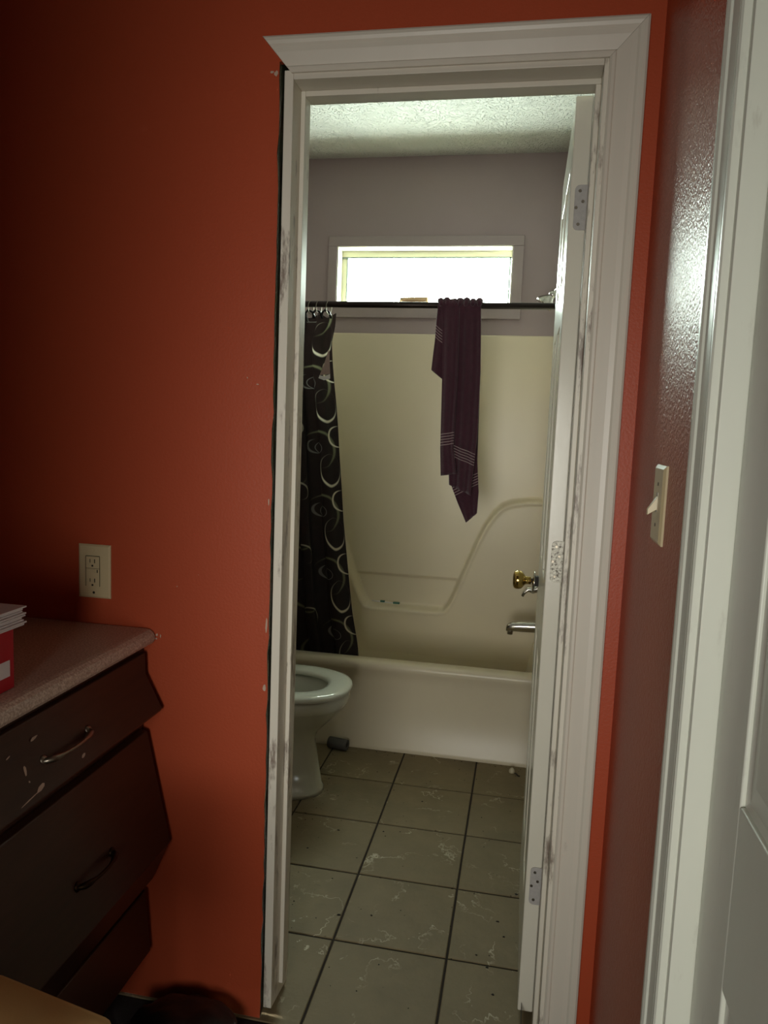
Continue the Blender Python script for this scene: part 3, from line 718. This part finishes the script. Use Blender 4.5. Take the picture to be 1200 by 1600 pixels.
t = thing('light_switch', 'ivory toggle switch on the red wall between the two white door casings', 'switch', (XW, -.343, 1.27))
sy0, sy1, sz0, sz1 = -.382, -.304, 1.211, 1.328
bm = bmesh.new()
def sqx(k, x): return [(x, sy0+k, sz0+k), (x, sy1-k, sz0+k), (x, sy1-k, sz1-k), (x, sy0+k, sz1-k)]
loft(bm, [sqx(0, XW), sqx(0, XW-.003), sqx(.005, XW-.0065)]); PL('cover_plate', bm, IVORY, t)
bm = bmesh.new(); loft(bm, [[(XW-.0062, -.348, 1.262), (XW-.0062, -.338, 1.262), (XW-.0062, -.338, 1.282), (XW-.0062, -.348, 1.282)], [(XW-.0195, -.347, 1.253), (XW-.0195, -.339, 1.253), (XW-.0195, -.339, 1.262), (XW-.0195, -.347, 1.262)]])
PL('toggle', bm, IVORY, t, False, .0008)
bm = bmesh.new()
for z in (1.300, 1.239): lathe(bm, [(0, .003), (.0008, .0025)], (XW-.0065, -.343, z), (-1, 0, 0), 10)
box(bm, (XW-.0068, -.349, 1.258), (XW-.0060, -.337, 1.287)); PL('screw', bm, DULL, t)

# ================================================================== vanity
vn = thing('vanity_cabinet', 'dark wood vanity cabinet with drawers against the red wall', 'cabinet', (-1.1, -.65, 0))
PB('cabinet_body', (-1.445, -1.20, .10), (-.818, -.004, .866), WOOD, vn)
PB('toe_kick', (-1.445, -1.19, 0), (-.88, -.01, .10), WOOD, vn)
def front(name, prof, y0, y1):
    bm = bmesh.new(); cxm = sum(p[0] for p in prof)/len(prof); czm = sum(p[1] for p in prof)/len(prof)
    loft(bm, [[(x, y, z) for x, z in prof] for y in (y0, y1)])
    return PL(name, bm, WOOD, vn, False, .003)
def pull(parent, x, y0, y1, z, tilt, mat):
    bm = bmesh.new(); ym = (y0+y1)/2; L = y1-y0
    pts = []; rr = []
    for k in range(13):
        q = k/12; y = y0+L*q; out = .020*math.sin(PI*min(1, max(0, q)))**.5
        pts.append((x+out*math.cos(tilt), y, z+out*math.sin(tilt)*.0)); rr.append(.0034+.0035*math.exp(-((q-.12)/.10)**2)+.0035*math.exp(-((q-.88)/.10)**2))
    tube(bm, pts, rr, 10)
    for y in (y0+.004, y1-.004): lathe(bm, [(0, .010), (.003, .009), (.006, .006)], (x-.002, y, z), (1, 0, .2), 14)
    o = link('pull_handle', bm, mat, None, True)
    place(o, vn); o.parent = parent; o.matrix_parent_inverse = Matrix.Translation(-Vector(vn.location)) if False else Matrix.Identity(4)
    return o
bounds = [(-.60, -.018), (-1.19, -.615)]
for yi, (ya, yb_) in enumerate(bounds):
    f1 = front('drawer_front', [(-.818, .850), (-.806, .848), (-.804, .800), (-.764, .724), (-.770, .716), (-.818, .700)], ya, yb_)
    f2 = front('drawer_front', [(-.818, .672), (-.800, .668), (-.742, .412), (-.748, .402), (-.785, .315), (-.818, .300)], ya, yb_)
    f3 = front('drawer_front', [(-.818, .285), (-.802, .283), (-.790, .135), (-.818, .125)], ya, yb_)
    if yi == 0:
        pull(f1, -.790, -.405, -.262, .770, 0, DULL); pull(f2, -.762, -.350, -.225, .505, 0, simple('dark_nickel', rgb(58, 44, 30), .4, 1, .1, 90))  # lower pull has a darker tone than the upper one
    else:
        pull(f1, -.790, -.97, -.83, .770, 0, DULL); pull(f2, -.762, -.97, -.83, .505, 0, DULL)
# pale scratches: flakes of missing varnish on the drawer fronts
bm = bmesh.new(); rng = random.Random(8)
for (y, z, l_, w_, a) in ((-.45, .775, .010, .004, 1.2), (-.452, .757, .003, .002, 0), (-.435, .740, .016, .004, .2), (-.52, .79, .006, .002, 0), (-.31, .741, .010, .003, .3), (-.41, .812, .012, .004, .2), (-.475, .806, .008, .002, .3), (-.465, .735, .03, .0012, .1)):
    x = -.8035 if z > .80 else -.804+(.800-z)*(.040/.076)
    x += .0006
    c, s = math.cos(a), math.sin(a); q = []
    for k in range(7):
        t0 = 2*PI*k/7; dy = math.cos(t0)*l_*rng.uniform(.6, 1); dz = math.sin(t0)*w_*rng.uniform(.6, 1)
        yy = y+dy*c-dz*s; zz = z+dy*s+dz*c; xx = (-.8035 if zz > .80 else -.804+(.800-zz)*(.040/.076))+.0008
        q.append(bm.verts.new((xx, yy, zz)))
    bm.faces.new(q)
stuff(PL('varnish_flake', bm, CHIP, vn))
ctp = tag(None or (lambda: None)() or link('countertop', (lambda bm: (loft(bm, [[(x, y, z) for x, z in [(-1.448, .866), (-1.448, .900), (-.812, .900), (-.802, .8985), (-.794, .893), (-.790, .885), (-.790, .876), (-.794, .869), (-.800, .866)]] for y in (-1.23, -.002)]), bm)[1])(bmesh.new()), COUNTER, None, False), 'speckled beige laminate countertop with rounded front edge on the dark vanity', 'countertop')
b = ctp.modifiers.new('b', 'BEVEL'); b.width = .004; b.segments = 2; b.limit_method = 'ANGLE'; b.angle_limit = .9

# red box with barcode sticker and papers on top
rb = thing('red_box', 'red cardboard box with white barcode sticker at the left edge of the counter', 'box', (-.90, -.58, .90))
bm = bmesh.new(); box(bm, (-1.00, -.75, .9005), (-.835, -.412, 1.005)); PL('carton', bm, REDBOX, rb, False, .003)
lb = PB('barcode_label', (-.8355, -.56, .925), (-.8343, -.425, .953), WHITE, rb, 0)
bm = bmesh.new(); rng = random.Random(6); y = -.555
while y < -.415:
    w_ = rng.choice((.0012, .002, .003)); box(bm, (-.8345, y, .936), (-.8339, y+w_, .950)); y += w_+rng.choice((.0012, .0018))
y = -.55
while y < -.43: box(bm, (-.8345, y, .929), (-.8339, y+.003, .933)); y += .0045
o = link('barcode_bars', bm, INK); o.parent = lb; o.matrix_parent_inverse = Matrix.Translation(-Vector(rb.location))
bk = thing('paper_stack', 'folded stack of white papers lying on top of the red box', 'papers', (-.86, -.5, 1.006))
for k in range(9):
    bm = bmesh.new(); z = 1.0065+k*.0034; off = .002*math.sin(k*1.7)
    box(bm, (-.985, -.66+off, z), (-.828-.001*k+off, -.395+off*2+.0015*k, z+.0028))
    PL('sheet_bundle', bm, WHITE, bk, False, .0006)

# tan padded thing at lower left and black bag by the wall
pd = thing('padded_stool', 'tan padded stool with a flat square top at the lower left corner by the vanity', 'stool', (-.622, -.875, 0))
bm = bmesh.new(); ang = -.19; cs, sn = math.cos(ang), math.sin(ang)
def rot(x, y, z): return (-.612+x*cs-y*sn, -.842+x*sn+y*cs, z)
def rr(hx, hy, z, r=.022):
    out = []
    for sx_, sy_, a0 in ((1, 1, 0), (-1, 1, PI/2), (-1, -1, PI), (1, -1, 3*PI/2)):
        for k in range(5): q = a0+PI/2*k/4; out.append(rot(sx_*(hx-r)+r*math.cos(q), sy_*(hy-r)+r*math.sin(q), z))
    return out
loft(bm, [rr(.10, .15, .52), rr(.110, .160, .53), rr(.114, .164, .555), rr(.112, .162, .592), rr(.100, .150, .600), rr(.04, .08, .602)]); PL('cushion', bm, CARD, pd, True)
for sx_, sy_ in ((1, 1), (1, -1), (-1, 1), (-1, -1)):
    bm = bmesh.new(); tube(bm, [rot(sx_*.080, sy_*.125, .525), rot(sx_*.095, sy_*.145, 0)], [.014, .010], 8); PL('leg', bm, WOOD, pd, True)
bg_ = bmesh.new(); bmesh.ops.create_icosphere(bg_, subdivisions=4, radius=1)
from mathutils import noise as mn
for v in bg_.verts:
    p = v.co.copy(); k = 1+.16*mn.noise(p*2.2)+.07*mn.noise(p*6)
    v.co = Vector((-.665+p.x*.118*k, -.125+p.y*.105*k, max(.0, .034+p.z*.05*k)))
o = link('trash_bag', bg_, BAGB, None, True); tag(o, 'limp black plastic bag on the floor between vanity and doorway', 'bag')
